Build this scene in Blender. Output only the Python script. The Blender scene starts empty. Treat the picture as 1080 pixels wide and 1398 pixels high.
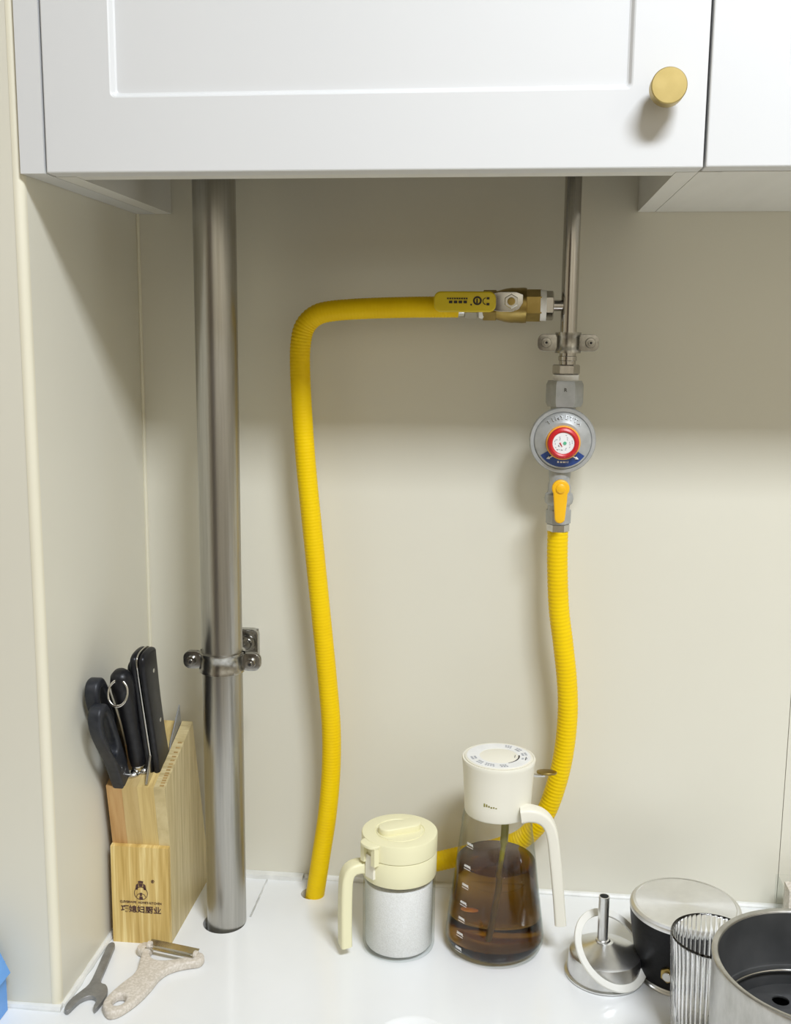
import bpy, bmesh, math, random
from mathutils import Vector, Matrix, noise
random.seed(7)
sc = bpy.context.scene
C = sc.collection
R = math.radians
PI = math.pi

# ------------------------------------------------------------------ camera
yaw, pitch, roll = .1064, .1597, .0091
fwd = Vector((-math.sin(yaw)*math.cos(pitch), math.cos(yaw)*math.cos(pitch), -math.sin(pitch)))
rgt = Vector((math.cos(yaw), math.sin(yaw), 0)); upv = rgt.cross(fwd)
r2 = math.cos(roll)*rgt + math.sin(roll)*upv
u2 = -math.sin(roll)*rgt + math.cos(roll)*upv
cam = bpy.data.cameras.new('camera'); camo = bpy.data.objects.new('camera', cam); C.objects.link(camo)
camo.matrix_world = Matrix(((r2.x, u2.x, -fwd.x, .4012), (r2.y, u2.y, -fwd.y, -1.12), (r2.z, u2.z, -fwd.z, .6158), (0, 0, 0, 1)))
cam.sensor_fit = 'HORIZONTAL'; cam.sensor_width = 36; cam.lens = 1428.43/1080*36
cam.clip_start = .01
sc.camera = camo

# ------------------------------------------------------------------ world, lamps, exposure
w = bpy.data.worlds.new('room_light'); sc.world = w; w.use_nodes = True
w.node_tree.nodes['Background'].inputs[0].default_value = (1.0, .86, .62, 1)
w.node_tree.nodes['Background'].inputs[1].default_value = .44
la = bpy.data.lights.new('ceiling_panel_light', 'AREA'); la.shape = 'RECTANGLE'; la.size = .62; la.size_y = .34
la.energy = 50; la.color = (.945, 1, 1.09)
lo = bpy.data.objects.new('ceiling_panel_light', la); C.objects.link(lo); lo.location = (.95, -1.41, 1.80)
vs = sc.view_settings
vs.view_transform = 'Standard'; vs.look = 'None'; vs.exposure = 0.0; vs.gamma = 1.0; vs.use_curve_mapping = False
sc.cycles.max_bounces = 14; sc.cycles.transparent_max_bounces = 16; sc.cycles.transmission_bounces = 12
sc.cycles.use_denoising = True

# ------------------------------------------------------------------ materials
MATS = {}
def principled(name, col, rough=.5, metal=0, spec=.5, **kw):
    m = bpy.data.materials.new(name); m.use_nodes = True
    b = m.node_tree.nodes['Principled BSDF']
    b.inputs['Base Color'].default_value = (*col, 1)
    b.inputs['Roughness'].default_value = rough
    b.inputs['Metallic'].default_value = metal
    b.inputs['Specular IOR Level'].default_value = spec
    for k, v in kw.items(): b.inputs[k].default_value = v
    MATS[name] = m
    return m, m.node_tree, b
def coords(nt, scale=(1, 1, 1)):
    tc = nt.nodes.new('ShaderNodeTexCoord'); mp = nt.nodes.new('ShaderNodeMapping')
    mp.inputs['Scale'].default_value = scale
    nt.links.new(tc.outputs['Object'], mp.inputs[0]); return mp.outputs[0]
def noise_tex(nt, vec, scale, detail=4, rough=.5, dist=0):
    n = nt.nodes.new('ShaderNodeTexNoise'); n.inputs['Scale'].default_value = scale
    n.inputs['Detail'].default_value = detail; n.inputs['Roughness'].default_value = rough
    n.inputs['Distortion'].default_value = dist
    nt.links.new(vec, n.inputs['Vector']); return n.outputs[0]
def ramp(nt, fac, stops):
    r = nt.nodes.new('ShaderNodeValToRGB'); e = r.color_ramp.elements
    while len(e) < len(stops): e.new(.5)
    for i, (p, c) in enumerate(stops): e[i].position = p; e[i].color = (*c, 1)
    nt.links.new(fac, r.inputs[0]); return r.outputs[0]
def bump(nt, b, h, strength, dist=.001):
    n = nt.nodes.new('ShaderNodeBump'); n.inputs['Strength'].default_value = strength; n.inputs['Distance'].default_value = dist
    nt.links.new(h, n.inputs['Height']); nt.links.new(n.outputs[0], b.inputs['Normal'])
def noisy(name, c1, c2, scale=(1, 1, 1), ns=20, rough=.5, metal=0, spec=.5, bs=0, dist=.0005, lo=.35, hi=.65, detail=4, **kw):
    m, nt, b = principled(name, c1, rough, metal, spec, **kw)
    n = noise_tex(nt, coords(nt, scale), ns, detail)
    nt.links.new(ramp(nt, n, [(lo, c1), (hi, c2)]), b.inputs['Base Color'])
    if bs: bump(nt, b, n, bs, dist)
    return m
def wood(name, cols, scale, fine=3.0):
    m, nt, b = principled(name, cols[1], .5)
    n1 = noise_tex(nt, coords(nt, scale), 1.0, 3, .55, .35)
    n2 = noise_tex(nt, coords(nt, tuple(q*fine for q in scale)), 1.0, 4, .6, .2)
    mx = nt.nodes.new('ShaderNodeMix'); mx.data_type = 'FLOAT'; mx.inputs[0].default_value = .3
    nt.links.new(n1, mx.inputs[2]); nt.links.new(n2, mx.inputs[3])
    nt.links.new(ramp(nt, mx.outputs[0], [(.36, cols[0]), (.50, cols[1]), (.62, cols[2])]), b.inputs['Base Color'])
    bump(nt, b, n2, .1, .0003)
    return m

M = {}
M['tile'] = noisy('beige_wall_tile', (.73, .705, .595), (.75, .725, .615), ns=3, rough=.38)
M['paint'] = noisy('tan_wall_paint', (.42, .37, .28), (.46, .41, .31), ns=3, rough=.6)
M['floor'] = noisy('tan_floor_tile', (.36, .31, .25), (.42, .37, .30), ns=4, rough=.3)
M['added_door'] = noisy('added_dark_door_brown', (.045, .03, .02), (.08, .05, .035), scale=(20, 20, 1), ns=5, rough=.4)
M['trim'] = noisy('cream_trim', (.78, .74, .58), (.80, .76, .61), ns=6, rough=.4)
M['grout'] = noisy('grout', (.66, .63, .53), (.70, .67, .57), ns=60, rough=.9)
M['seal'] = noisy('white_sealant', (.74, .74, .70), (.84, .84, .80), ns=60, rough=.4, bs=.3)
M['top'] = noisy('white_quartz', (.84, .85, .84), (.87, .88, .875), ns=9, rough=.16)
M['joint'] = noisy('grey_joint', (.5, .5, .47), (.74, .74, .72), ns=70, rough=.6)
M['white'] = noisy('white_lacquer', (.69, .695, .69), (.71, .715, .71), ns=2.5, rough=.42)
M['board'] = noisy('cabinet_board', (.72, .71, .66), (.75, .74, .69), scale=(1, .15, 1), ns=40, rough=.55)
M['knob'] = noisy('brushed_brass_knob', (.44, .34, .13), (.50, .39, .16), ns=60, rough=.42, metal=1)
def steel(name, c1, c2, scale, rough=.24, ns=8):
    m, nt, b = principled(name, c1, rough, 1)
    n = noise_tex(nt, coords(nt, scale), ns, 5, .65)
    nt.links.new(ramp(nt, n, [(.3, c1), (.7, c2)]), b.inputs['Base Color'])
    bump(nt, b, n, .05, .0004)
    return m
M['pipe'] = steel('brushed_stainless_pipe', (.42, .41, .38), (.52, .51, .48), (60, 60, 1.2), .30)
M['gpipe'] = steel('stainless_gas_pipe', (.46, .44, .41), (.56, .54, .51), (80, 80, 2), .16)
M['steel'] = steel('polished_steel', (.55, .54, .51), (.63, .62, .59), (9, 9, 9), .17)
M['clampsteel'] = steel('dull_clamp_steel', (.36, .35, .32), (.52, .51, .48), (40, 40, 40), .26)
M['alu'] = steel('worn_aluminium', (.68, .68, .66), (.80, .80, .79), (6, 6, 6), .30)
M['potsteel'] = steel('worn_pot_steel', (.38, .37, .34), (.56, .55, .52), (7, 7, 3), .34)
M['spun'] = steel('spun_aluminium', (.74, .74, .73), (.84, .84, .83), (5, 5, 5), .32)
_nt = M['spun'].node_tree; _tg = _nt.nodes.new('ShaderNodeTangent'); _tg.direction_type = 'RADIAL'; _tg.axis = 'Z'
_b = _nt.nodes['Principled BSDF']; _b.inputs['Anisotropic'].default_value = .8; _nt.links.new(_tg.outputs[0], _b.inputs['Tangent'])
M['castgrey'] = noisy('grey_painted_casting', (.40, .41, .40), (.46, .47, .46), ns=120, rough=.42, metal=.35, bs=.12)
M['brass'] = noisy('raw_brass', (.33, .24, .075), (.46, .34, .12), ns=50, rough=.32, metal=1, bs=.1)
M['tape'] = noisy('thread_tape', (.86, .86, .84), (.93, .93, .92), ns=90, rough=.6, bs=.4)
M['hose'] = noisy('yellow_hose_sleeve', (.87, .58, .001), (.90, .62, .001), ns=30, rough=.45, spec=.22)
M['lever'] = noisy('yellow_lever_sleeve', (.66, .50, .01), (.72, .56, .02), ns=30, rough=.4)
M['ylever'] = noisy('amber_lever', (.90, .48, .01), (.93, .53, .015), ns=30, rough=.35)
M['black'] = noisy('black_handle', (.008, .008, .010), (.015, .015, .017), ns=160, rough=.36, bs=.06, spec=.3)
M['charcoal'] = noisy('charcoal_plastic', (.018, .020, .025), (.028, .030, .036), ns=160, rough=.42, bs=.06, spec=.35)
M['ink'] = noisy('dark_print', (.05, .02, .02), (.09, .04, .035), ns=90, rough=.7)
M['inkblack'] = noisy('black_print', (.02, .015, .01), (.04, .03, .02), ns=90, rough=.6)
M['inkgrey'] = noisy('grey_print', (.35, .36, .38), (.45, .46, .48), ns=90, rough=.6)
M['inkwhite'] = noisy('white_print', (.80, .80, .78), (.85, .85, .83), ns=90, rough=.5)
M['red'] = noisy('red_ring', (.55, .008, .012), (.62, .015, .02), ns=30, rough=.35)
M['orange'] = noisy('orange_ring', (.92, .40, .03), (.95, .45, .05), ns=30, rough=.4)
M['blue'] = noisy('blue_plate', (.012, .045, .20), (.02, .06, .26), ns=30, rough=.4)
M['green'] = noisy('green_dot', (.10, .45, .25), (.14, .5, .3), ns=30, rough=.5)
M['skyblue'] = noisy('light_blue_plastic', (.12, .33, .74), (.17, .40, .80), ns=12, rough=.4)
M['cream'] = noisy('cream_plastic', (.84, .80, .52), (.86, .82, .55), ns=6, rough=.42)
M['ivory'] = noisy('ivory_plastic', (.83, .80, .68), (.85, .82, .71), ns=6, rough=.42)
M['oat'] = noisy('speckled_oat_plastic', (.62, .56, .47), (.74, .68, .60), ns=420, rough=.55, lo=.45, hi=.6, detail=6)
M['iron'] = noisy('dull_grey_iron', (.27, .27, .265), (.34, .34, .335), ns=130, rough=.5, metal=.6, bs=.2)
M['gasket'] = noisy('white_rubber_gasket', (.78, .77, .70), (.83, .82, .76), ns=30, rough=.5)
M['mokablack'] = noisy('matt_black_coating', (.007, .007, .008), (.012, .012, .013), ns=300, rough=.42, bs=.06, spec=.16)
M['potin'] = noisy('dark_grey_coating', (.032, .033, .033), (.065, .065, .064), scale=(1, 1, 1), ns=18, rough=.38, bs=.05)
M['dark'] = noisy('dark_void', (.01, .01, .01), (.015, .015, .015), ns=30, rough=.8)
M['salt'] = noisy('white_salt', (.84, .83, .81), (.95, .945, .935), ns=800, rough=.8, bs=.6, dist=.0006, detail=3)
M['whitep'] = noisy('white_porcelain', (.84, .85, .84), (.86, .87, .86), ns=5, rough=.2)
M['leaf'] = noisy('orange_peel', (.75, .27, .02), (.85, .36, .04), ns=60, rough=.5)
M['straw'] = noisy('olive_tube', (.22, .20, .03), (.30, .27, .05), ns=30, rough=.3)
gold = [(.50, .31, .10), (.68, .47, .18), (.78, .58, .26)]
M['woodfront'] = wood('pine_front_board', [(.50, .33, .09), (.64, .45, .15), (.82, .66, .30)], (150, 30, 6))
M['woodside'] = wood('pine_side_board', [(.46, .36, .17), (.58, .47, .24), (.66, .55, .30)], (30, 190, 9))
M['wooda'] = wood('reddish_strip', [(.42, .23, .08), (.50, .29, .11), (.55, .34, .14)], (130, 30, 9))
M['woodb'] = wood('tan_strip', [(.46, .32, .12), (.54, .39, .16), (.58, .43, .19)], (130, 30, 9))
M['woodc'] = wood('golden_strip', [(.54, .38, .14), (.62, .46, .18), (.68, .52, .22)], (130, 30, 9))
M['woodend'] = noisy('end_grain', (.36, .22, .07), (.50, .33, .12), ns=160, rough=.7)
def thin_glass(name, tint=(.992, .995, .993), edge=(.80, .83, .81)):
    m = bpy.data.materials.new(name); m.use_nodes = True; nt = m.node_tree; nt.nodes.clear()
    out = nt.nodes.new('ShaderNodeOutputMaterial'); mix = nt.nodes.new('ShaderNodeMixShader')
    tr = nt.nodes.new('ShaderNodeBsdfTransparent'); gl = nt.nodes.new('ShaderNodeBsdfGlossy'); gl.inputs['Roughness'].default_value = .02
    lw = nt.nodes.new('ShaderNodeLayerWeight'); lw.inputs['Blend'].default_value = .5
    nt.links.new(ramp(nt, lw.outputs['Facing'], [(.45, tint), (1, edge)]), tr.inputs['Color'])
    fr = ramp(nt, lw.outputs['Facing'], [(0, (.02, .02, .02)), (.6, (.03, .03, .03)), (.88, (.15, .15, .15)), (1, (.6, .6, .6))])
    nt.links.new(fr, mix.inputs[0]); nt.links.new(tr.outputs[0], mix.inputs[1]); nt.links.new(gl.outputs[0], mix.inputs[2])
    nt.links.new(mix.outputs[0], out.inputs[0]); return m
M['glass'] = thin_glass('clear_thin_glass')
m, nt, b = principled('clear_pressed_glass', (1, 1, 1), .02, 0, **{'Transmission Weight': 1.0, 'IOR': 1.48}); M['rglass'] = m
m, nt, b = principled('dark_amber_oil', (.93, .86, .60), .0, 0, **{'Transmission Weight': 1.0, 'IOR': 1.30}); M['oil'] = m
vol = nt.nodes.new('ShaderNodeVolumeAbsorption'); vol.inputs['Color'].default_value = (.74, .60, .06, 1); vol.inputs['Density'].default_value = 52
nt.links.new(vol.outputs[0], nt.nodes['Material Output'].inputs['Volume'])

# ------------------------------------------------------------------ object helpers
BASE = {}
def link(name, me, parent, loc, mat, smooth):
    o = bpy.data.objects.new(name, me); C.objects.link(o)
    if mat: me.materials.append(M[mat] if isinstance(mat, str) else mat)
    if smooth:
        me.shade_smooth(); me.set_sharp_from_angle(angle=R(smooth))
    if parent: o.parent = parent
    else: o.location = loc
    return o
def P(name, bm, mat, parent=None, loc=(0, 0, 0), smooth=35):
    """one mesh object from a bmesh given in world coordinates"""
    base = BASE[parent.name] if parent else Vector(loc)
    bmesh.ops.translate(bm, verts=bm.verts, vec=-base)
    bmesh.ops.recalc_face_normals(bm, faces=bm.faces)
    me = bpy.data.meshes.new(name); bm.to_mesh(me); bm.free()
    o = link(name, me, parent, base, mat, smooth)
    BASE[o.name] = base
    return o
def thing(name, label, cat, loc, group=None):
    o = bpy.data.objects.new(name, None); C.objects.link(o); o.location = loc; o.empty_display_size = .02
    o['label'] = label; o['category'] = cat
    if group: o['group'] = group
    BASE[o.name] = Vector(loc); return o
def tag(o, label, cat, group=None):
    o['label'] = label; o['category'] = cat
    if group: o['group'] = group
    return o
def struct(o): o['kind'] = 'structure'; return o
def stuff(o): o['kind'] = 'stuff'; return o
def nb(): return bmesh.new()
def frame(org, z, x=(1, 0, 0)):
    z = Vector(z).normalized(); x = Vector(x)
    if abs(x.normalized().dot(z)) > .99: x = Vector((0, 0, 1)) if abs(z.z) < .9 else Vector((0, 1, 0))
    x = (x-z*x.dot(z)).normalized(); y = z.cross(x)
    return Matrix(((x.x, y.x, z.x, org[0]), (x.y, y.y, z.y, org[1]), (x.z, y.z, z.z, org[2]), (0, 0, 0, 1)))
def bevel_faces(bm, faces, wd, seg=2, ang=30):
    es = {e for f in faces for e in f.edges if len(e.link_faces) == 2 and e.calc_face_angle(0) > R(ang)}
    if wd > 0 and es: bmesh.ops.bevel(bm, geom=list(es), offset=wd, segments=seg, profile=.5, affect='EDGES', clamp_overlap=True)
def box(bm, x0, x1, y0, y1, z0, z1, bv=0, seg=2, Mx=None):
    v = [bm.verts.new(p) for p in ((x0, y0, z0), (x1, y0, z0), (x1, y1, z0), (x0, y1, z0), (x0, y0, z1), (x1, y0, z1), (x1, y1, z1), (x0, y1, z1))]
    if Mx:
        for q in v: q.co = Mx @ q.co
    fs = [bm.faces.new([v[i] for i in f]) for f in ((3, 2, 1, 0), (4, 5, 6, 7), (0, 1, 5, 4), (1, 2, 6, 5), (2, 3, 7, 6), (3, 0, 4, 7))]
    bevel_faces(bm, fs, bv, seg); return bm
def lathe(bm, prof, seg=48, org=(0, 0, 0), z=(0, 0, 1), x=(1, 0, 0), rfun=None):
    Mx = frame(org, z, x); rings = []
    for k, (r, h) in enumerate(prof):
        if r < 1e-6: rings.append([bm.verts.new(Mx @ Vector((0, 0, h)))])
        else: rings.append([bm.verts.new(Mx @ Vector(((r if not rfun else rfun(r, 2*PI*i/seg, k))*math.cos(2*PI*i/seg), (r if not rfun else rfun(r, 2*PI*i/seg, k))*math.sin(2*PI*i/seg), h))) for i in range(seg)])
    for a, b in zip(rings, rings[1:]):
        if len(a) == 1 and len(b) == 1: continue
        for i in range(seg):
            j = (i+1) % seg
            if len(a) == 1: bm.faces.new((a[0], b[j], b[i]))
            elif len(b) == 1: bm.faces.new((a[i], a[j], b[0]))
            else: bm.faces.new((a[i], a[j], b[j], b[i]))
    return bm
def cyl(bm, r, h0, h1, org, z=(0, 0, 1), seg=32, bv=.0):
    c = min(bv, r*.4, abs(h1-h0)*.4)
    pr = [(0, h0), (r-c, h0), (r, h0+c), (r, h1-c), (r-c, h1), (0, h1)] if c else [(0, h0), (r, h0), (r, h1), (0, h1)]
    return lathe(bm, pr, seg, org, z)
def hexnut(bm, r, h0, h1, org, z, rot=0, ch=.12):
    Mx = frame(org, z, (0, -1, 0) if abs(z[1]) < .9 else (1, 0, 0))
    def ring(rr, h): return [bm.verts.new(Mx @ Vector((rr*math.cos(R(60*i+30)+rot), rr*math.sin(R(60*i+30)+rot), h))) for i in range(6)]
    d = (h1-h0)*ch; rs = [ring(r*.9, h0), ring(r, h0+d), ring(r, h1-d), ring(r*.9, h1)]
    bm.faces.new(rs[0]); bm.faces.new(rs[3])
    for a, b in zip(rs, rs[1:]):
        for i in range(6): bm.faces.new((a[i], a[(i+1) % 6], b[(i+1) % 6], b[i]))
    return bm
def spline(pts, n):
    pts = [Vector(p) for p in pts]; q = [2*pts[0]-pts[1]]+pts+[2*pts[-1]-pts[-2]]; out = []
    for i in range(1, len(q)-2):
        for k in range(n):
            t = k/n; a, b, c, d = q[i-1:i+3]
            out.append(.5*((2*b)+(-a+c)*t+(2*a-5*b+4*c-d)*t*t+(-a+3*b-3*c+d)*t**3))
    out.append(pts[-1]); return out
def resample(pts, step):
    out = [pts[0].copy()]; acc = 0
    for a, b in zip(pts, pts[1:]):
        L = (b-a).length
        if L < 1e-9: continue
        t = step-acc
        while t <= L: out.append(a+(b-a)*(t/L)); t += step
        acc = (acc+L) % step
    return out
def tube(bm, pts, rad, seg=16, cap=True, sect=None, up=None):
    """sweep; sect = list of (u,v) for a custom section scaled by rad; up = fixed hint"""
    pts = [Vector(p) for p in pts]; n = len(pts); rings = []; prev = None
    for i, p in enumerate(pts):
        t = (pts[min(i+1, n-1)]-pts[max(i-1, 0)]).normalized()
        if up is not None: x = Vector(up); x = (x-t*x.dot(t)).normalized()
        elif prev is None:
            x = Vector((0, 0, 1)) if abs(t.z) < .8 else Vector((1, 0, 0)); x = (x-t*x.dot(t)).normalized()
        else: x = (prev-t*prev.dot(t)).normalized()
        prev = x; y = t.cross(x)
        r = rad(i) if callable(rad) else (rad[i] if isinstance(rad, (list, tuple)) else rad)
        S = sect if sect else [(math.cos(2*PI*k/seg), math.sin(2*PI*k/seg)) for k in range(seg)]
        rings.append([bm.verts.new(p+x*(u*r)+y*(v*r)) for u, v in S])
    m_ = len(rings[0])
    for a, b in zip(rings, rings[1:]):
        for k in range(m_): bm.faces.new((a[k], a[(k+1) % m_], b[(k+1) % m_], b[k]))
    if cap: bm.faces.new(rings[0][::-1]); bm.faces.new(rings[-1])
    return bm
def rsect(a, b, r, k=4):
    """rounded rectangle section, half sizes a, b"""
    out = []
    for cx, cy, a0 in ((a-r, b-r, 0), (-a+r, b-r, 90), (-a+r, -b+r, 180), (a-r, -b+r, 270)):
        for i in range(k+1): t = R(a0+90*i/k); out.append((cx+r*math.cos(t), cy+r*math.sin(t)))
    return out
def torus(bm, Rr, r, Mx, n=48, k=12, flat=1.0, ell=1.0):
    rings = []
    for i in range(n):
        a = 2*PI*i/n
        rings.append([bm.verts.new(Mx @ Vector(((Rr+r*math.cos(2*PI*j/k))*math.cos(a), ell*(Rr+r*math.cos(2*PI*j/k))*math.sin(a), flat*r*math.sin(2*PI*j/k)))) for j in range(k)])
    for i in range(n):
        a, b = rings[i], rings[(i+1) % n]
        for j in range(k): bm.faces.new((a[j], a[(j+1) % k], b[(j+1) % k], b[j]))
    return bm
def bm_of(me, Mx=None):
    bm = bmesh.new(); bm.from_mesh(me)
    if Mx: bmesh.ops.transform(bm, matrix=Mx, verts=bm.verts)
    return bm
def curve_mesh(cu):
    o = bpy.data.objects.new('tmp', cu); C.objects.link(o)
    dg = bpy.context.evaluated_depsgraph_get()
    me = bpy.data.meshes.new_from_object(o.evaluated_get(dg)); bpy.data.objects.remove(o); return me
def plate(loops, half, bev, Mx, smooth_pts=0):
    """filled outline (with holes) of thickness 2*half and rounded rim, local xy -> Mx"""
    cu = bpy.data.curves.new('tmp', 'CURVE'); cu.dimensions = '2D'; cu.fill_mode = 'BOTH'
    cu.extrude = max(half-bev, 0); cu.bevel_depth = bev; cu.bevel_resolution = 2; cu.offset = -bev
    for lp in loops:
        pts = lp
        if smooth_pts:
            q = [Vector((x, y, 0)) for x, y in lp]; q = q[-1:]+q+q[:2]; pts = []
            for i in range(1, len(q)-2):
                for k in range(smooth_pts):
                    t = k/smooth_pts; a, b, c, d = q[i-1:i+3]
                    v = .5*((2*b)+(-a+c)*t+(2*a-5*b+4*c-d)*t*t+(-a+3*b-3*c+d)*t**3); pts.append((v.x, v.y))
        s = cu.splines.new('POLY'); s.points.add(len(pts)-1)
        for i, (x, y) in enumerate(pts): s.points[i].co = (x, y, 0, 1)
        s.use_cyclic_u = True
    bm = bm_of(curve_mesh(cu), Mx); bmesh.ops.remove_doubles(bm, verts=bm.verts, dist=1e-6); return bm
def text(body, size, depth, Mx, align='CENTER', sx=1.0, bold=0):
    cu = bpy.data.curves.new('tmp', 'FONT'); cu.body = body; cu.size = size; cu.extrude = depth; cu.align_x = align; cu.align_y = 'CENTER'
    cu.offset = bold; cu.resolution_u = 2
    bm = bm_of(curve_mesh(cu), Mx @ Matrix.Diagonal((sx, 1, 1, 1))); return bm
XZ = lambda x, y, z: Matrix(((1, 0, 0, x), (0, 0, -1, y), (0, 1, 0, z), (0, 0, 0, 1)))     # local xy -> world xz facing -y
YZ = lambda x: Matrix(((0, 0, 1, x), (1, 0, 0, 0), (0, 1, 0, 0), (0, 0, 0, 1)))            # local xy -> world yz
def circ(cx, cy, r, n=24, ry=None): return [(cx+r*math.cos(2*PI*i/n), cy+(ry or r)*math.sin(2*PI*i/n)) for i in range(n)]
def merge(a, b):
    me = bpy.data.meshes.new('tmp'); b.to_mesh(me); b.free(); a.from_mesh(me); bpy.data.meshes.remove(me); return a

# ------------------------------------------------------------------ setting
wb = struct(P('wall_back', box(nb(), -.05, 1.7, .005, .08, -.05, 1.82), 'grout'))
P('tile', box(nb(), .0012, .7112, .0, .0055, .0, 1.81, .0006), 'tile', wb)
P('tile', box(nb(), .7119, 1.69, .0, .0055, .0, 1.81, .0006), 'tile', wb)
wl = struct(P('wall_left', box(nb(), -1.3, -.005, -.2636, .08, .0004, 1.82), 'grout'))
P('tile', box(nb(), -.0055, 0, -.2620, -.0010, .0, 1.81, .0005), 'tile', wl)
P('tile', box(nb(), -1.29, -.0075, -.2686, -.2630, .0, 1.81, .0005), 'tile', wl)
bm = nb(); prof = [(-.0075, -.2630), (-.0075, -.2690)]+[(-.0060+.0062*math.sin(R(a)), -.2630-.0062*math.cos(R(a))) for a in range(0, 91, 15)]+[(.0002, -.2612), (-.004, -.2612)]
vs_ = [[bm.verts.new((x, y, z)) for x, y in prof] for z in (.0, 1.81)]
for i in range(len(prof)): bm.faces.new((vs_[0][i], vs_[0][(i+1) % len(prof)], vs_[1][(i+1) % len(prof)], vs_[1][i]))
bm.faces.new(vs_[0]); bm.faces.new(vs_[1])
struct(P('trim_1', bm, 'trim', wl))
bm = nb()
tube(bm, [(.0012, -.0012, z) for z in (.0, .4, .8, 1.2, 1.81)], .0022, 8); struct(P('trim_2', bm, 'trim', wb))

# the rest of the kitchen, behind and beside the camera, with an added dark door
struct(P('ceiling', box(nb(), -1.3, 1.78, -2.5, .08, 1.82, 1.88), 'white'))
struct(P('floor', box(nb(), -1.3, 1.78, -2.5, .08, -.92, -.86), 'floor'))
struct(P('wall_right', box(nb(), 1.70, 1.78, -2.5, .08, -.86, 1.82), 'paint'))
wf = struct(P('wall_front', box(nb(), -1.3, 1.78, -2.5, -2.42, -.86, 1.82), 'paint'))
dr = struct(P('added_dark_door', box(nb(), -.75, .12, -2.42, -2.375, -.86, 1.18, .004), 'added_door'))  # unseen dark slab, put in to give the metal dark reflections
# worktop with the two pipe holes really cut through
def cut_slab(x0, x1, y0, y1, z0, z1, holes):
    bm = box(nb(), x0, x1, y0, y1, z0, z1, .002); bmesh.ops.recalc_face_normals(bm, faces=bm.faces)
    me = bpy.data.meshes.new('tmp'); bm.to_mesh(me); bm.free(); o = bpy.data.objects.new('tmp', me); C.objects.link(o); cs = []
    for hx, hy, hr in holes:
        b2 = cyl(nb(), hr, z0-.02, z1+.02, (hx, hy, 0), seg=40); bmesh.ops.recalc_face_normals(b2, faces=b2.faces)
        m2 = bpy.data.meshes.new('tmp'); b2.to_mesh(m2); b2.free(); c = bpy.data.objects.new('tmpc', m2); C.objects.link(c); cs.append(c)
        md = o.modifiers.new('b', 'BOOLEAN'); md.object = c; md.operation = 'DIFFERENCE'; md.solver = 'EXACT'
    dg = bpy.context.evaluated_depsgraph_get(); r = bpy.data.meshes.new_from_object(o.evaluated_get(dg))
    for c in cs+[o]: bpy.data.objects.remove(c)
    return bm_of(r)
wt = thing('worktop', 'glossy white stone worktop under the jars, block and tools', 'worktop', (.2, -.3, -.04))
P('slab', cut_slab(-1.3, 1.69, -.62, -.0005, -.04, 0, [(.1118, -.1045, .0228), (.1945, -.0350, .0128)]), 'top', wt, smooth=30)
bm = nb(); pts = [(.137+.0006*noise.noise(Vector((k*.9, 0, 0))), -.012-.080*k/12, .0) for k in range(13)]
tube(bm, pts, lambda i: .0011+.0005*noise.noise(Vector((i*.7, 3, 0))), 8); P('joint', bm, 'joint', wt)
def bead(name, a, b, off, r, parent, seed, n=60):
    a, b = Vector(a), Vector(b)
    bm = nb(); tube(bm, [a+(b-a)*k/n+Vector(off)*.25*noise.noise(Vector((k*.23, seed, 0))) for k in range(n+1)], lambda i: r*(1+.18*noise.noise(Vector((i*.31, seed, 5)))), 10)
    return struct(P(name, bm, 'seal', parent))
bead('trim_3', (.18, -.001, .0005), (1.69, -.001, .0005), (0, -.002, .001), .0042, wb, 1)
bead('trim_4', (.001, -.266, .0005), (.001, -.001, .0005), (.002, 0, .001), .0040, wl, 2)
bead('trim_5', (-1.29, -.2692, .0005), (.002, -.2692, .0005), (0, -.002, .001), .0042, wl, 3)
bm = box(nb(), .0045, .178, -.0105, -.0002, -.0005, .0052, .0018); struct(P('trim_6', bm, 'seal', wb))

# ------------------------------------------------------------------ wall cabinets
def rrect(x0, x1, z0, z1, r, k=5):
    out = []
    for cx, cz, a0 in ((x1-r, z1-r, 0), (x0+r, z1-r, 90), (x0+r, z0+r, 180), (x1-r, z0+r, 270)):
        for i in range(k+1): t = R(a0+90*i/k); out.append((cx+r*math.cos(t), cz+r*math.sin(t)))
    return out
def door(x0, x1, z0, z1, px0, px1, pz0, pz1, yf, yb):
    bm = nb(); e = .0012
    L = [(rrect(x0, x1, z0, z1, .0009), yb), (rrect(x0, x1, z0, z1, .0009), yf+e), (rrect(x0+e*.35, x1-e*.35, z0+e*.35, z1-e*.35, .0009), yf+e*.3),
         (rrect(x0+e, x1-e, z0+e, z1-e, .0009), yf), (rrect(px0, px1, pz0, pz1, .0045), yf), (rrect(px0+.0012, px1-.0012, pz0+.0012, pz1-.0012, .0042), yf+.0007),
         (rrect(px0+.0030, px1-.0030, pz0+.0030, pz1-.0030, .0036), yf+.0042), (rrect(px0+.0045, px1-.0045, pz0+.0045, pz1-.0045, .003), yf+.0050)]
    rings = [[bm.verts.new((x, y, z)) for x, z in lp] for lp, y in L]
    for a, b in zip(rings, rings[1:]):
        n = len(a)
        for i in range(n): bm.faces.new((a[i], a[(i+1) % n], b[(i+1) % n], b[i]))
    bm.faces.new(rings[0]); bm.faces.new(rings[-1]); return bm
TOP = 1.45
ca = thing('wall_cabinet', 'white shaker wall cabinet with round brass knob, above the pipes', 'cabinet', (.28, -.13, .75))
P('filler_panel', box(nb(), .0006, .0208, -.272, -.0006, .7498, TOP, .0005), 'white', ca)
P('side_panel', box(nb(), .0212, .0386, -.2505, -.0006, .7500, TOP, .0004), 'board', ca)
P('side_panel', box(nb(), .5266, .5436, -.2505, -.0006, .7500, TOP, .0004), 'board', ca)
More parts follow.
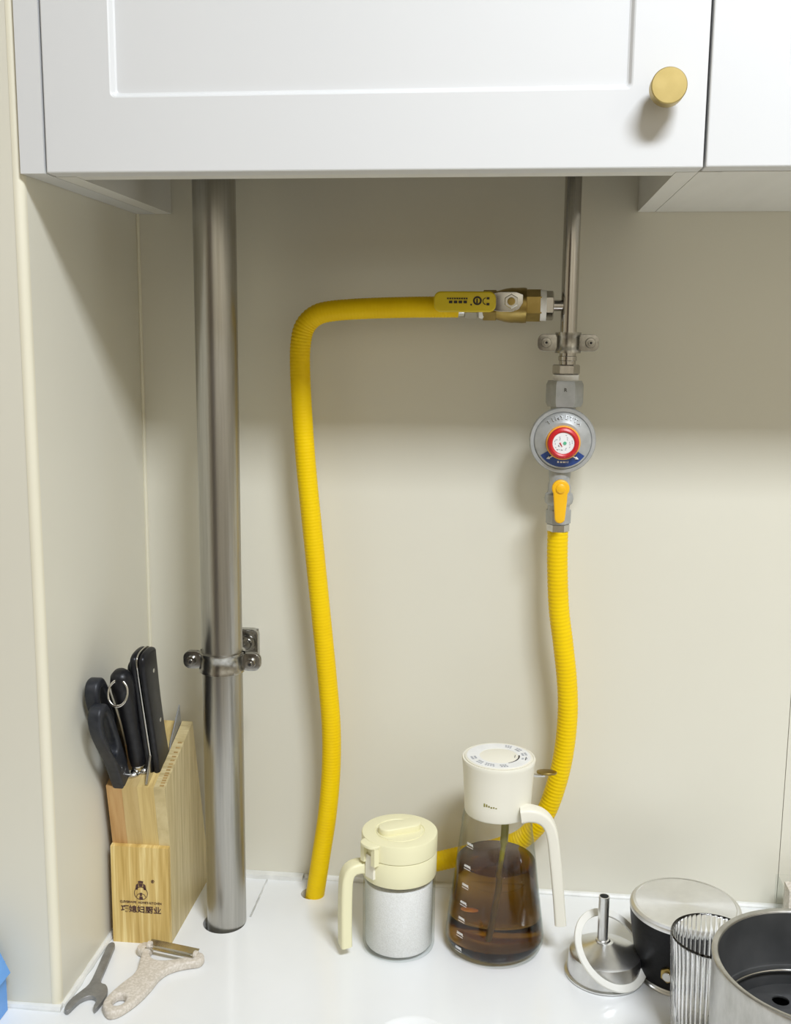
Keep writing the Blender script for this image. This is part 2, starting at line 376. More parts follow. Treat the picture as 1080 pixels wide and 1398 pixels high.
P('front_rail', box(nb(), .0388, .5264, -.2505, -.2325, .7504, .80, .0004), 'board', ca)
P('top_panel', box(nb(), .0388, .5264, -.2505, -.0006, TOP-.018, TOP), 'board', ca)
dA = P('door', door(.0226, .5436, .7500, TOP, .0781, .4886, .8075, TOP-.058, -.272, -.2525), 'white', ca, smooth=14)
kb = P('knob', lathe(nb(), [(0, 0), (.0085, 0), (.0085, .004), (.0092, .006), (.0092, .0125), (.0125, .0135), (.0131, .0145), (.0131, .0262), (.0124, .0272), (0, .0272)], 48, (.5120, -.272, .8040), (0, -1, 0)), 'knob', dA, smooth=30)
cb = thing('wall_cabinet', 'white wall cabinet with closed underside, cut by the right photo edge', 'cabinet', (.80, -.13, .75))
P('side_panel', box(nb(), .5442, .5616, -.2505, -.0006, .7500, TOP, .0004), 'board', cb)
P('bottom_panel', box(nb(), .5619, 1.17, -.2505, -.0006, .7502, .768, .0004), 'board', cb)
P('side_panel', box(nb(), 1.1705, 1.188, -.2505, -.0006, .7500, TOP, .0004), 'board', cb)
P('top_panel', box(nb(), .5619, 1.17, -.2505, -.0006, TOP-.018, TOP), 'board', cb)
P('door', door(.5456, .8655, .7504, TOP, .6010, .8095, .8080, TOP-.058, -.272, -.2525), 'white', cb, smooth=14)
P('door', door(.8675, 1.188, .7504, TOP, .923, 1.1325, .8080, TOP-.058, -.272, -.2525), 'white', cb, smooth=14)

# ------------------------------------------------------------------ big steel pipe + clamp
px, py = .1139, -.1018
tag(P('steel_pipe', lathe(nb(), [(.0196, -.045), (.0208, -.045), (.0208, 1.40), (.0196, 1.40), (.0196, -.045)], 64, (px, py, 0)), 'pipe', None, (px, py, -.045), 40),
    'thick brushed stainless steel pipe rising from worktop beside the knife block', 'pipe')
def clamp(name, label, x, y, z, r, h, ear, earh, mount, th):
    t = thing(name, label, 'clamp', (x, 0 if mount else y, z), 'steel pipe clamps')
    def band(sgn):
        bm = nb(); Ri, Ro = r+.0004, r+.0004+th
        A = [R(a) for a in range(6, 175, 8)]
        inn = [(x+Ri*math.cos(a), y+sgn*Ri*math.sin(a)) for a in A]; out = [(x+Ro*math.cos(a), y+sgn*Ro*math.sin(a)) for a in A]
        rim = [(x+(Ro+.0009)*math.cos(a), y+sgn*(Ro+.0009)*math.sin(a)) for a in A]
        def wallz(lp0, z0, lp1, z1):
            a = [bm.verts.new((p[0], p[1], z0)) for p in lp0]; b = [bm.verts.new((p[0], p[1], z1)) for p in lp1]
            for i in range(len(a)-1): bm.faces.new((a[i], a[i+1], b[i+1], b[i]))
        H = h/2; e = h*.16
        for lp0, z0, lp1, z1 in ((inn, z-H, inn, z+H), (rim, z-H, rim, z-H+e), (rim, z-H+e, out, z-H+e*1.5), (out, z-H+e*1.5, out, z+H-e*1.5), (out, z+H-e*1.5, rim, z+H-e), (rim, z+H-e, rim, z+H), (inn, z+H, rim, z+H), (inn, z-H, rim, z-H)): wallz(lp0, z0, lp1, z1)
        bmesh.ops.remove_doubles(bm, verts=bm.verts, dist=1e-6); return bm
    bf = P('band', band(-1), 'clampsteel', t, smooth=30); bk = P('band', band(1), 'clampsteel', t, smooth=30)
    for s in (-1, 1):
        cx = x+s*(r+ear)
        for sg, pb in ((-1, bf), (1, bk)):
            b2 = plate([rrect(x+s*(r-.0005) if s > 0 else cx-earh, cx+earh if s > 0 else x+s*(r-.0005), z-earh, z+earh, earh*.75)], .0012, .0004, XZ(0, y+sg*.0022, 0))
            P('ear', b2, 'clampsteel', pb, smooth=30)
        sw = P('screw', lathe(nb(), [(0, .0128), (.0022, .0128), (.0024, .0124), (.0025, .0108), (.0047, .0106), (.0052, .0085), (.0052, .0036), (0, .0036)], 24, (cx, y+.002, z), (0, -1, 0)), 'clampsteel', t, smooth=30)
        P('screw_slot', hexnut(nb(), .0014, .0122, .01295, (cx, y+.002, z), (0, -1, 0)), 'dark', sw)
    return t
t = clamp('pipe_clamp', 'shiny steel clamp with two screws around the thick pipe', px, py, .291, .0208, .0205, .0105, .0092, True, .0016)
bm = plate([rrect(.0910, .1290, .2620, .2985, .007), rrect(.0930, .1270, .2640, .2965, .005)], .0045, .0008, XZ(0, -.0047, 0)); box(bm, .0920, .1280, -.0025, -.0004, .2630, .2975)
P('wall_plate', bm, 'clampsteel', t, smooth=30)
P('wall_bolt', lathe(nb(), [(0, .0105), (.0050, .0100), (.0062, .0080), (.0062, .0045), (.0090, .0042), (.0095, .0025), (0, .0025)], 28, (.1150, -.0002, .2805), (0, -1, 0)), 'clampsteel', t)
P('stud', cyl(nb(), .0042, .0080, .0785, (.1130, -.0002, .2860), (0, -1, 0), 20, .0008), 'clampsteel', t)

# ------------------------------------------------------------------ gas riser pipe + clamp
gx, gy = .4588, -.0460
t = thing('gas_pipe', 'thin stainless gas pipe coming down from the wall cabinet', 'pipe', (gx, gy, .58))
P('riser', lathe(nb(), [(.0072, .594), (.0083, .594), (.0083, 1.40), (.0072, 1.40)], 32, (gx, gy, 0)), 'gpipe', t)
P('branch', lathe(nb(), [(.0056, .006), (.0056, .0165), (.0075, .0165), (.0075, .0190)], 24, (gx, gy, .6545), (-1, 0, 0)), 'gpipe', t)
P('collar', lathe(nb(), [(.0083, .600), (.0093, .6005), (.0093, .6045), (.0083, .605)], 32, (gx, gy, 0)), 'gpipe', t)
P('union_nut', hexnut(nb(), .0136, .5865, .5965, (gx-.001, gy, 0), (0, 0, 1)), 'gpipe', t)
t2 = clamp('pipe_clamp', 'small steel clamp with two screws around the thin gas pipe', gx, gy, .618, .0083, .0205, .0135, .0085, False, .0032)
P('standoff', cyl(nb(), .004, .008, -gy-.0003, (gx, gy, .618), (0, 1, 0), 20), 'steel', t2)

# ------------------------------------------------------------------ brass ball valve
vz = .6545
t = thing('ball_valve', 'brass ball valve with yellow lever on the side branch', 'valve', (.405, gy, vz))
P('union_nut', hexnut(nb(), .0145, .0, .0085, (.4432, gy, vz), (-1, 0, 0)), 'gpipe', t)
P('thread_tape', lathe(nb(), [(.010, 0), (.0152, .0003), (.0150, .003), (.0154, .0062), (.010, .0065)], 32, (.4362, gy, vz), (-1, 0, 0)), 'tape', t)
bm = nb(); hexnut(bm, .0158, 0, .0165, (.4318, gy, vz), (-1, 0, 0), ch=.05)
lathe(bm, [(.012, .0145), (.0172, .0155), (.0176, .019), (.0172, .0265), (.0174, .030), (.0166, .036), (.0150, .042), (.0140, .0455)], 40, (.4318, gy, vz), (-1, 0, 0))
hexnut(bm, .0150, .045, .0590, (.4318, gy, vz), (-1, 0, 0), ch=.05)
bb = P('brass_body', bm, 'brass', t, smooth=30)
P('gland', cyl(nb(), .0085, .012, .020, (.4010, gy, vz+.001), (0, -1, 0), 24, .001), 'brass', t)
P('thread_tape', lathe(nb(), [(.006, 0), (.0118, .0004), (.0120, .003), (.0112, .0052), (.006, .0055)], 24, (.3745, gy, vz-.0015), (-1, 0, 0)), 'tape', t)
P('hose_nut', hexnut(nb(), .0122, 0, .0135, (.3680, gy, vz-.0015), (-1, 0, 0), ch=.08), 'steel', t)
P('ferrule', lathe(nb(), [(.006, 0), (.0100, .0002), (.0104, .004), (.0100, .0150), (.006, .0152)], 32, (.3548, gy, vz-.0020), (-1, 0, 0)), 'steel', t)
lv = P('lever', plate([[(.3830, .6490), (.3905, .6475), (.4020, .6475), (.4085, .6500), (.4125, .6560), (.4125, .6640), (.4060, .6665), (.3905, .6665), (.3830, .6650)]], .0013, .0004, XZ(0, -.0705, 0)), 'steel', t)
sl = P('sleeve', plate([[(x, z) for x, z in rrect(.3255, .3862, .6468, .6668, .0068)]], .0036, .0018, XZ(0, -.0718, 0)), 'lever', t, smooth=60)
bm = hexnut(nb(), .0072, .0, .0055, (.4012, -.0718, .6572), (0, -1, 0)); hn = P('lever_nut', bm, 'steel', t)
P('stem_end', cyl(nb(), .0038, .0055, .0078, (.4012, -.0718, .6572), (0, -1, 0), 20, .0005), 'brass', hn)
yy = -.0757
bm = nb()
for i in range(9): box(bm, .3385+i*.0023, .3385+i*.0023+.0017, yy, yy+.0004, .6590, .6606)
for i in range(4): box(bm, .3405+i*.0047, .3405+i*.0047+.0034, yy, yy+.0004, .6552, .6578)
box(bm, .3615, .3630, yy, yy+.0004, .6532, .6548)
stuff(P('lettering', bm, 'inkblack', sl, smooth=0))
bm = plate([circ(.3682, .6578, .0043), circ(.3682, .6578, .0026, 16)], .0002, 0, XZ(0, yy+.0002, 0)); box(bm, .3672, .3686, yy, yy+.0004, .6555, .6598)
box(bm, .3772, .3800, yy, yy+.0004, .6590, .6612); box(bm, .3772, .3800, yy, yy+.0004, .6534, .6556)
tube(bm, [(.3768-.0032*math.sin(R(a)), yy+.0002, .6573+.0032*math.cos(R(a))) for a in range(10, 171, 20)], .0004, 6)
P('emblem', bm, 'inkblack', sl, smooth=0)

# ------------------------------------------------------------------ yellow hoses
def hose(name, label, pts, r, pitch, amp, kink=None):
    p = resample(spline(pts, 24), pitch/4); n = len(p)
    def rad(i):
        a = amp
        if kink:
            d = (p[i]-Vector(kink)).length
            if d < .035: a = amp*(1+1.6*(1-d/.035))
        return r+a*(.0, .8, 1, .35)[i % 4]-amp
    o = P(name, tube(nb(), p, rad, 20), 'hose', None, pts[-1], 60)
    return tag(o, label, 'hose', 'yellow corrugated gas hoses')
hose('gas_hose', 'yellow gas hose bending down from the brass valve into worktop hole',
     [(.3480, -.0462, .6525), (.3383, -.0475, .6525), (.2999, -.049, .6520), (.2552, -.0495, .6505), (.2200, -.0499, .6478), (.2030, -.0497, .6430), (.1920, -.0496, .6320), (.1876, -.0494, .6160), (.1865, -.0488, .5917), (.1882, -.0479, .5466), (.1922, -.0467, .4853), (.1994, -.0452, .4071), (.2061, -.0438, .3352), (.2129, -.0425, .2616), (.2173, -.0414, .2033), (.2171, -.0406, .1522), (.2128, -.0397, .1001), (.2051, -.0388, .0469), (.1981, -.0375, .0001), (.1945, -.0360, -.025), (.1930, -.0350, -.06)],
     .0106, .0034, .00028, (.1925, -.05, .634))
hose('gas_hose', 'yellow gas hose hanging from the regulator, passing behind the oil bottle',
     [(.4549, -.0490, .4266), (.4549, -.0490, .4230), (.4555, -.0486, .3923), (.4587, -.0474, .3453), (.4646, -.0461, .3057), (.4699, -.0449, .2656), (.4720, -.0438, .2290), (.4696, -.0425, .1875), (.4632, -.0405, .1494), (.4511, -.0370, .1104), (.4298, -.0310, .0800), (.4060, -.0270, .0660), (.3784, -.0250, .0560), (.3480, -.0250, .0470), (.3150, -.0260, .0360), (.2900, -.0280, .0180), (.2800, -.0290, .0105)],
     .0108, .0040, .00045)

# ------------------------------------------------------------------ gas regulator
rx, ry, rz = .4560, -.0490, .5212
t = thing('gas_regulator', 'grey disc-shaped gas pressure regulator with red ringed dial', 'regulator', (rx, ry, .43))
P('thread_tape', lathe(nb(), [(.009, .5790), (.0130, .5792), (.0126, .5825), (.0130, .5862), (.009, .5866)], 32, (gx-.001, gy-.001, 0)), 'tape', t)
bm = hexnut(nb(), .0186, .5545, .5805, (rx+.001, ry+.001, 0), (0, 0, 1), ch=.16); ad = P('inlet_nut', bm, 'castgrey', t)
P('stamp', text('R', .0055, .0002, XZ(rx+.001, ry+.001-.0163, .5715)), 'inkblack', ad, smooth=0)
P('neck', lathe(nb(), [(.0125, .540), (.0125, .556)], 32, (rx, ry, 0)), 'castgrey', t)
bd = P('disc_body', lathe(nb(), [(0, -.022), (.020, -.022), (.0265, -.015), (.0310, -.006), (.0318, .004), (.0330, .0048), (.0333, .0070), (.0330, .0125), (.0322, .0140), (.0290, .0142), (.0286, .0132), (.0280, .0150), (.0272, .0158), (.0185, .0192), (.0180, .0196), (0, .0196)], 72, (rx, ry, rz), (0, -1, 0)), 'castgrey', t, smooth=28)
fy = ry-.0178
for i, ch in enumerate('TIMYETTA'):
    a = R(128-i*11.4); q = .0235
    Mx = Matrix.Translation((rx+q*math.cos(a), ry-.0176, rz+q*math.sin(a))) @ Matrix.Rotation(-(a-PI/2), 4, 'Y') @ XZ(0, 0, 0) @ Matrix.Rotation(R(-22), 4, 'X')
    P('raised_letter', text(ch, .0056, .0008, Mx, bold=.00008), 'castgrey', bd, smooth=0)
bm = nb(); A = [R(a) for a in range(214, 327, 7)]
vv = [[bm.verts.new((rx+q*math.cos(a), y, rz+q*math.sin(a))) for a in A] for q, y in ((.0150, ry-.0212), (.0262, ry-.0166), (.0262, ry-.0150), (.0150, ry-.0190))]
for a, b in ((0, 1), (1, 2), (2, 3), (3, 0)):
    for i in range(len(A)-1): bm.faces.new((vv[a][i], vv[a][i+1], vv[b][i+1], vv[b][i]))
for k in (0, len(A)-1): bm.faces.new([vv[j][k] for j in range(4)])
bp = P('blue_plate', bm, 'blue', t, smooth=30)
bm = nb()
for s in (-1, 1):
    p0 = Vector((rx+s*.0100, ry-.0201, rz-.0150)); p1 = Vector((rx+s*.0158, ry-.0187, rz-.0178))
    tube(bm, [p0, p0.lerp(p1, .6)], .0006, 6); tube(bm, [p0.lerp(p1, .5), p1], [.0017, .0002], 8)
for i, dx in enumerate((-.0050, -.0022, .0006, .0034, .0052)): box(bm, rx+dx, rx+dx+(.0016, .0020, .0020, .0006, .0006)[i], ry-.0190, ry-.0184, rz-.0218, rz-.0196)
stuff(P('white_marks', bm, 'inkwhite', bp, smooth=0))
dz = rz-.0012
og = P('dial_ring', lathe(nb(), [(.0100, .018), (.0166, .018), (.0170, .0195), (.0170, .0238), (.0163, .0250), (.0150, .0252), (.010, .0252)], 56, (rx, ry, dz), (0, -1, 0)), 'orange', t)
P('red_ring', lathe(nb(), [(.0090, .024), (.0157, .0245), (.0156, .0272), (.0146, .0294), (.0126, .0304), (.0112, .0298), (.0106, .0284), (.009, .0280)], 56, (rx, ry, dz), (0, -1, 0)), 'red', og)
fc = P('dial_face', lathe(nb(), [(0, .0272), (.0106, .0272), (.0106, .0287), (0, .0287)], 48, (rx, ry, dz), (0, -1, 0)), 'inkwhite', og)
dy = ry-.0289
bm = nb(); random.seed(3)
for k in range(26):
    a = R(random.uniform(70, 290) if k < 18 else random.uniform(-80, 60)); q = random.uniform(.0048, .0090)
    Mx = Matrix.Translation((rx+q*math.cos(a), dy, dz+q*math.sin(a))) @ Matrix.Rotation(-a, 4, 'Y')
    box(bm, -.0003, .0003, -.0001, .0003, -.0007, .0007, Mx=Mx)
stuff(P('dial_print', bm, 'inkgrey', fc, smooth=0))
P('dial_needle', tube(nb(), [(rx-.0035, dy-.0002, dz+.0005), (rx-.0012, dy-.0002, dz-.0035)], [.0007, .0003], 6), 'red', fc)
P('dial_dot', cyl(nb(), .0017, 0, .0006, (rx+.0014, dy+.0003, dz+.0001), (0, -1, 0), 16), 'green', fc)
bm = nb(); bx_ = rx-.0012
lathe(bm, [(.0108, .492), (.0112, .486), (.0104, .478), (.0116, .474), (.0118, .4675), (.0140, .4655), (.0148, .461), (.0138, .4565), (.0112, .454), (.0112, .449)], 40, (bx_, ry, 0))
vb = P('valve_body', bm, 'castgrey', t, smooth=35)
P('outlet_nut', hexnut(nb(), .0128, .4348, .4500, (bx_, ry, 0), (0, 0, 1), ch=.06), 'castgrey', t)
P('ferrule', hexnut(nb(), .0116, .4265, .4350, (bx_, ry, 0), (0, 0, 1), ch=.1), 'steel', t)
P('stem', cyl(nb(), .005, .008, .022, (bx_+.0002, ry, .4745), (0, -1, 0), 20), 'castgrey', t)
hx, hz = bx_+.0002, .4745
ol = [(hx+.0088*math.cos(R(a)), hz+.0088*math.sin(R(a))) for a in range(-38, 219, 12)]+[(hx-.0067, hz-.012), (hx-.0052, hz-.0300)]+[(hx+.0052*math.cos(R(a)), hz-.0302+.0050*math.sin(R(a))) for a in range(190, 351, 20)]+[(hx+.0052, hz-.0300), (hx+.0067, hz-.012)]
yl = P('lever', plate([ol], .0030, .0014, XZ(0, ry-.0245, 0)), 'ylever', t, smooth=60)
P('lever_cap', lathe(nb(), [(0, 0), (.0048, 0), (.0046, .0012), (.0040, .0016), (0, .0017)], 28, (hx, ry-.0274, hz), (0, -1, 0)), 'ylever', yl)

# ------------------------------------------------------------------ knife block
kx0, kx1 = .0078, .0688
t = thing('knife_block', 'pale pine knife block with printed emblem standing in the corner', 'knife block', (.038, -.085, 0))
prof = [(-.1500, 0), (-.1480, .106), (-.1600, .1735), (-.0640, .2085), (-.0120, 0)]
def board(x0, x1, pr, bv=.0005):
    bm = nb(); a = [bm.verts.new((x0, y, z)) for y, z in pr]; b = [bm.verts.new((x1, y, z)) for y, z in pr]; n = len(pr)
    fs = [bm.faces.new(a), bm.faces.new(b)]+[bm.faces.new((a[i], a[(i+1) % n], b[(i+1) % n], b[i])) for i in range(n)]
    bevel_faces(bm, fs, bv, 1); return bm
P('core_board', board(kx0, .0238, prof), 'wooda', t)
P('core_board', board(.0239, .0400, prof), 'woodb', t)
P('core_board', board(.0401, .0548, prof), 'woodc', t)
mid = [(-.1500, 0), (-.1480, .106), (-.1600, .1735), (-.1250, .1863), (-.1180, 0)]
P('spacer', board(.0549, .0571, mid), 'woodc', t)
sb = P('side_board', board(.0572, kx1, prof, .0009), 'woodside', t)
fb = P('front_board', board(kx0-.0004, kx1-.0006, [(-.1545, 0), (-.1535, .1055), (-.1479, .1063), (-.1499, 0)], .0012), 'woodfront', t)
bm = nb(); d = Vector((0, .096, .035)).normalized(); nrm = Vector((0, -.035, .096)).normalized()
for k, s in enumerate((.004, .008, .0115, .015, .0185, .022, .0265, .031, .0355, .041, .0465, .053, .060, .068)):
    p = Vector((0, -.1600, .1735))+d*s
    Mx = Matrix(((1, d.x, nrm.x, p.x), (0, d.y, nrm.y, p.y), (0, d.z, nrm.z, p.z), (0, 0, 0, 1)))
    box(bm, .0625, .0668, -.0010, .0009, -.0004, .0003, Mx=Mx)
stuff(P('end_grain_ticks', bm, 'woodend', sb, smooth=0))
fyb = lambda z: -.1545+z*.0095-.0002
def lab(body, size, x, z, sx=1, bold=0, mt='ink', name='lettering'):
    return P(name, text(body, size, .0002, XZ(x, fyb(z), z), sx=sx, bold=bold), mt, fb, smooth=0)
lab('巧媳妇厨业', .0082, .0382, .0372, 1.05, .00012)
lab("CLEVERWIFE  HOME'S KITCHEN", .0034, .0380, .0452, .92)
lab('®', .0048, .0512, .0690)
ez = .0575; ex = .0385
bm = plate([circ(ex, ez-.0020, .0072, 32), circ(ex, ez-.0020, .0067, 32)], .0002, 0, XZ(0, fyb(ez), 0))
for lp in ([(ex-.0058, ez+.0020), (ex-.0050, ez+.0070), (ex-.0028, ez+.0088), (ex-.0026, ez+.0060), (ex-.0032, ez+.0020)],
           [(ex+.0058, ez+.0020), (ex+.0050, ez+.0070), (ex+.0028, ez+.0088), (ex+.0026, ez+.0060), (ex+.0032, ez+.0020)],
           [(ex-.0024, ez+.0092), (ex-.0028, ez+.0112), (ex, ez+.0118), (ex+.0028, ez+.0112), (ex+.0024, ez+.0092)],
           [(ex-.0022, ez+.0086), (ex+.0022, ez+.0086), (ex+.0016, ez+.0056), (ex-.0016, ez+.0056)],
           [(ex-.0013, ez-.0015), (ex+.0013, ez-.0015), (ex+.0009, ez-.0050), (ex-.0009, ez-.0050)],
           [(ex-.0016, ez-.0056), (ex+.0016, ez-.0056), (ex+.0020, ez-.0085), (ex-.0020, ez-.0085)]):
    merge(bm, plate([lp], .0002, 0, XZ(0, fyb(ez), 0)))
for s in (-1, 1): tube(bm, [(ex+s*.0010, fyb(ez), ez-.0025), (ex+s*.0035, fyb(ez), ez-.0032), (ex+s*.0050, fyb(ez), ez-.0060)], .0003, 6)
P('emblem', bm, 'ink', fb, smooth=0)

# knives, steel, scissors standing in the block
def knife(label, xs, dy, dz, sc_=1.0, rivets=True):
    t = thing('kitchen_knife', label, 'knife', (xs[1], -.12+dy, .15+dz), 'black handled tools in the knife block')
    o = [(-.1335, .1660), (-.1420, .2000), (-.1560, .2480), (-.1700, .2950), (-.1745, .3160), (-.1700, .3235), (-.1560, .3260), (-.1400, .3235), (-.1365, .3120), (-.1280, .2700), (-.1150, .2250), (-.1030, .1930), (-.0985, .1790), (-.1080, .1730)]
    cy, cz = -.118, .17
    o = [(cy+(y-cy)*sc_+dy, cz+(z-cz)*sc_+dz) for y, z in o]
    x0, xm, x1 = xs; w_ = .0007
    P('handle_scale', plate([o], (xm-w_-x0)/2, .0032, YZ((x0+xm-w_)/2), 3), 'black', t, smooth=60)
    s2 = P('handle_scale', plate([o], (x1-xm-w_)/2, .0032, YZ((x1+xm+w_)/2), 3), 'black', t, smooth=60)
    oo = [(y-.0006*(1 if y < cy-.03 else -1)*(1), z) for y, z in o]
    P('tang', plate([o+[] if False else [(cy+dy+(y-cy-dy)*1.012, cz+dz+(z-cz-dz)*1.004) for y, z in o]], w_, .0001, YZ(xm), 3), 'steel', t, smooth=60)
    if rivets:
        for ry_, rz_ in ((-.1490, .3020), (-.1330, .2450), (-.1130, .1900)):
            P('rivet', cyl(nb(), .0022, 0, .0006, (x1-.0004, cy+(ry_-cy)*sc_+dy, cz+(rz_-cz)*sc_+dz), (1, 0, 0), 16), 'steel', s2)
    if rivets: P('bolster', plate([[(-.1455, .2020), (-.1590, .1765), (-.1545, .1720), (-.1300, .1780), (-.1330, .2000)]], .0011, .0003, YZ(xm)), 'steel', t)
    P('blade', plate([[(cy+dy-.014, cz+dz-.001), (cy+dy+.016, cz+dz+.008), (cy+dy+.040, cz+dz-.085), (cy+dy+.014, cz+dz-.090)]], w_, .0001, YZ(xm)), 'steel', t)
    return t
knife('large black riveted knife handle with silver spine, tallest in the block', (.0415, .0495, .0570), 0, -.0095)
knife('smaller black knife handle half hidden behind the large riveted one', (.0290, .0340, .0390), .024, -.014, .92, False)
ax = Vector((0, -.0415, .1077)).normalized()
t = thing('honing_steel', 'black honing steel handle with a hanging ring, between scissors and knife', 'honing steel', (.0345, -.13, .18), 'black handled tools in the knife block')
o0 = (.0345, -.1375, .1880)
P('handle', lathe(nb(), [(0, .004), (.0082, .004), (.0088, .012), (.0080, .030), (.0082, .055), (.0095, .080), (.0112, .097), (.0114, .108), (.0098, .116), (.0060, .1205), (0, .1215)], 32, o0, ax), 'black', t, smooth=50)
P('collar', lathe(nb(), [(0, -.004), (.0076, -.004), (.0080, -.002), (.0080, .0035), (.0074, .0045), (0, .0045)], 28, o0, ax), 'steel', t)
P('rod', cyl(nb(), .0045, -.06, -.004, o0, ax, 16), 'steel', t)
bm = nb(); bmesh.ops.create_uvsphere(bm, u_segments=20, v_segments=12, radius=1, matrix=Matrix.Translation((.0270, -.1440, .1800)) @ Matrix.Diagonal((.0105, .0065, .0042, 1)))
bmesh.ops.create_uvsphere(bm, u_segments=20, v_segments=12, radius=1, matrix=Matrix.Translation((.0400, -.1380, .1815)) @ Matrix.Diagonal((.0062, .0062, .0055, 1)))
P('guard', bm, 'steel', t, smooth=60)
rt = Vector(o0)+ax*.112
P('hanging_ring', torus(nb(), .0092, .0011, frame((rt.x+.0010, rt.y-.0125, rt.z-.0105), (.15, -1, .35)), 40, 10, 1, 1.35), 'steel', t, smooth=60)
t = thing('scissors', 'charcoal plastic handled kitchen scissors at the front of the block', 'scissors', (.017, -.15, .17), 'black handled tools in the knife block')
lA = [(-.1520, .1665), (-.1600, .1720), (-.1790, .2080), (-.1980, .2350), (-.2110, .2560), (-.2150, .2740), (-.2090, .2850), (-.1960, .2850), (-.1850, .2720), (-.1720, .2480), (-.1560, .2150), (-.1420, .1820), (-.1400, .1700)]
hA = [(-.1830, .2230), (-.1970, .2450), (-.2050, .2640), (-.2030, .2750), (-.1950, .2720), (-.1830, .2520), (-.1720, .2300), (-.1740, .2200)]
sq = lambda L: [(y, .1665+(z-.1665)*.90) for y, z in L]
lA, hA = sq(lA), sq(hA)
P('handle_loop', plate([lA, hA], .0066, .0028, YZ(.0205), 4), 'charcoal', t, smooth=60)
lB = [(y+.0155, z+.0205) for y, z in lA]; lB[0] = (-.1400, .1780); lB[1] = (-.1480, .1900); lB[-1] = (-.1260, .1800); lB[-2] = (-.1270, .1960)
hB = [(y+.0155, z+.0205) for y, z in hA]
P('handle_loop', plate([lB, hB], .0066, .0028, YZ(.0118), 4), 'charcoal', t, smooth=60)
P('pivot_dot', cyl(nb(), .0016, 0, .0008, (.0262, -.1640, .2080), (1, 0, 0), 16), 'steel', t)
P('blade', plate([[(-.150, .175), (-.130, .182), (-.100, .095), (-.108, .092)]], .0012, .0002, YZ(.0190)), 'steel', t)
t = thing('thin_blade', 'grey steel blade tip poking from the block slot behind the knives', 'knife', (.056, -.08, .19))
P('blade', plate([[(-.1100, .1600), (-.1020, .1985), (-.0690, .2290), (-.0665, .2120), (-.0600, .1500)]], .0006, .0001, YZ(.0560)), 'iron', t)

# ------------------------------------------------------------------ peeler and wrench lying in front
def flat(px_pts): return px_pts
t = thing('peeler', 'oat coloured plastic peeler with steel blade lying before the knife block', 'peeler', (.06, -.23, 0))
out = [(.0415, -.2690), (.0400, -.2590), (.0420, -.2480), (.0468, -.2330), (.0520, -.2200), (.0530, -.2080), (.0500, -.1930), (.0480, -.1820), (.0410, -.1770), (.0400, -.1690), (.0450, -.1640), (.0530, -.1650), (.0560, -.1720), (.0560, -.1820), (.0620, -.1905), (.0720, -.1930), (.0850, -.1895), (.0960, -.1830), (.1010, -.1765), (.1080, -.1755), (.1125, -.1820), (.1105, -.1900), (.1030, -.1935), (.0920, -.1985), (.0830, -.2065), (.0780, -.2180), (.0760, -.2330), (.0720, -.2500), (.0665, -.2640), (.0590, -.2760), (.0500, -.2790)]
hole = circ(.0535, -.2595, .0062, 16, .0085)
ph = P('handle', plate([out, hole], .0042, .0022, Matrix.Translation((0, 0, .0044)), 3), 'oat', t, smooth=60)
a, b = Vector((.0520, -.1680, .0095)), Vector((.1035, -.1790, .0095)); dd = (b-a).normalized(); nn = Vector((-dd.y, dd.x, 0))
for k, (off, wd, z) in enumerate(((.0016, .0036, .0098), (-.0066, .0024, .0085))):
    Mx = Matrix(((dd.x, nn.x, 0, a.x+nn.x*off), (dd.y, nn.y, 0, a.y+nn.y*off), (0, 0, 1, z), (0, 0, 0, 1))) @ Matrix.Rotation(R(18 if k == 0 else -12), 4, 'X')
    P('blade', box(nb(), -.001, (b-a).length+.001, -wd, wd, -.0004, .0004, .0002, 1, Mx), 'steel', t)
for p in (a, b):
    P('blade_pivot', cyl(nb(), .0040, -.0022, .0022, (p.x, p.y-.002, .0088), (dd.x, dd.y, 0), 16, .0008), 'oat', t)
t = thing('wrench', 'small grey open-ended wrench leaning by the left wall', 'wrench', (.02, -.23, 0))
ol = [(.0070, -.1665), (.0110, -.1635), (.0140, -.1670), (.0155, -.1760), (.0195, -.2050), (.0230, -.2290), (.0300, -.2330), (.0350, -.2400), (.0370, -.2500), (.0365, -.2620), (.0345, -.2720), (.0315, -.2660), (.0310, -.2580), (.0265, -.2530), (.0210, -.2530), (.0155, -.2590), (.0130, -.2680), (.0110, -.2760), (.0070, -.2750), (.0055, -.2660), (.0070, -.2560), (.0110, -.2450), (.0140, -.2340), (.0125, -.2150), (.0085, -.1850)]
P('body', plate([ol], .0024, .0007, Matrix.Translation((0, 0, .0025)), 2), 'iron', t, smooth=50)

# ------------------------------------------------------------------ salt jar
sx, sy = .3020, -.1235
t = thing('salt_jar', 'glass salt jar with pale yellow lid and handle, full of white salt', 'jar', (sx, sy, 0))
P('glass_body', lathe(nb(), [(0, .0004), (.0335, .0004), (.0362, .0022), (.0372, .006), (.0372, .090), (.0350, .090), (.0350, .0065), (.0335, .0045), (0, .0045)], 72, (sx, sy, 0)), 'glass', t, smooth=40)
bm = nb()
lathe(bm, [(0, .0050), (.0330, .0052), (.0345, .0075), (.0345, .0745), (.030, .0765), (.018, .0775), (0, .0770)], 72, (sx, sy, 0), rfun=lambda r, a, k: r*(1+(.004*noise.noise(Vector((a*3, k*2, 1))) if k > 2 else 0)))
o = P('salt', bm, 'salt', None, (sx, sy, .005), 50); tag(o, 'white salt grains filling the glass jar under the yellow lid', 'salt'); o['kind'] = 'stuff'
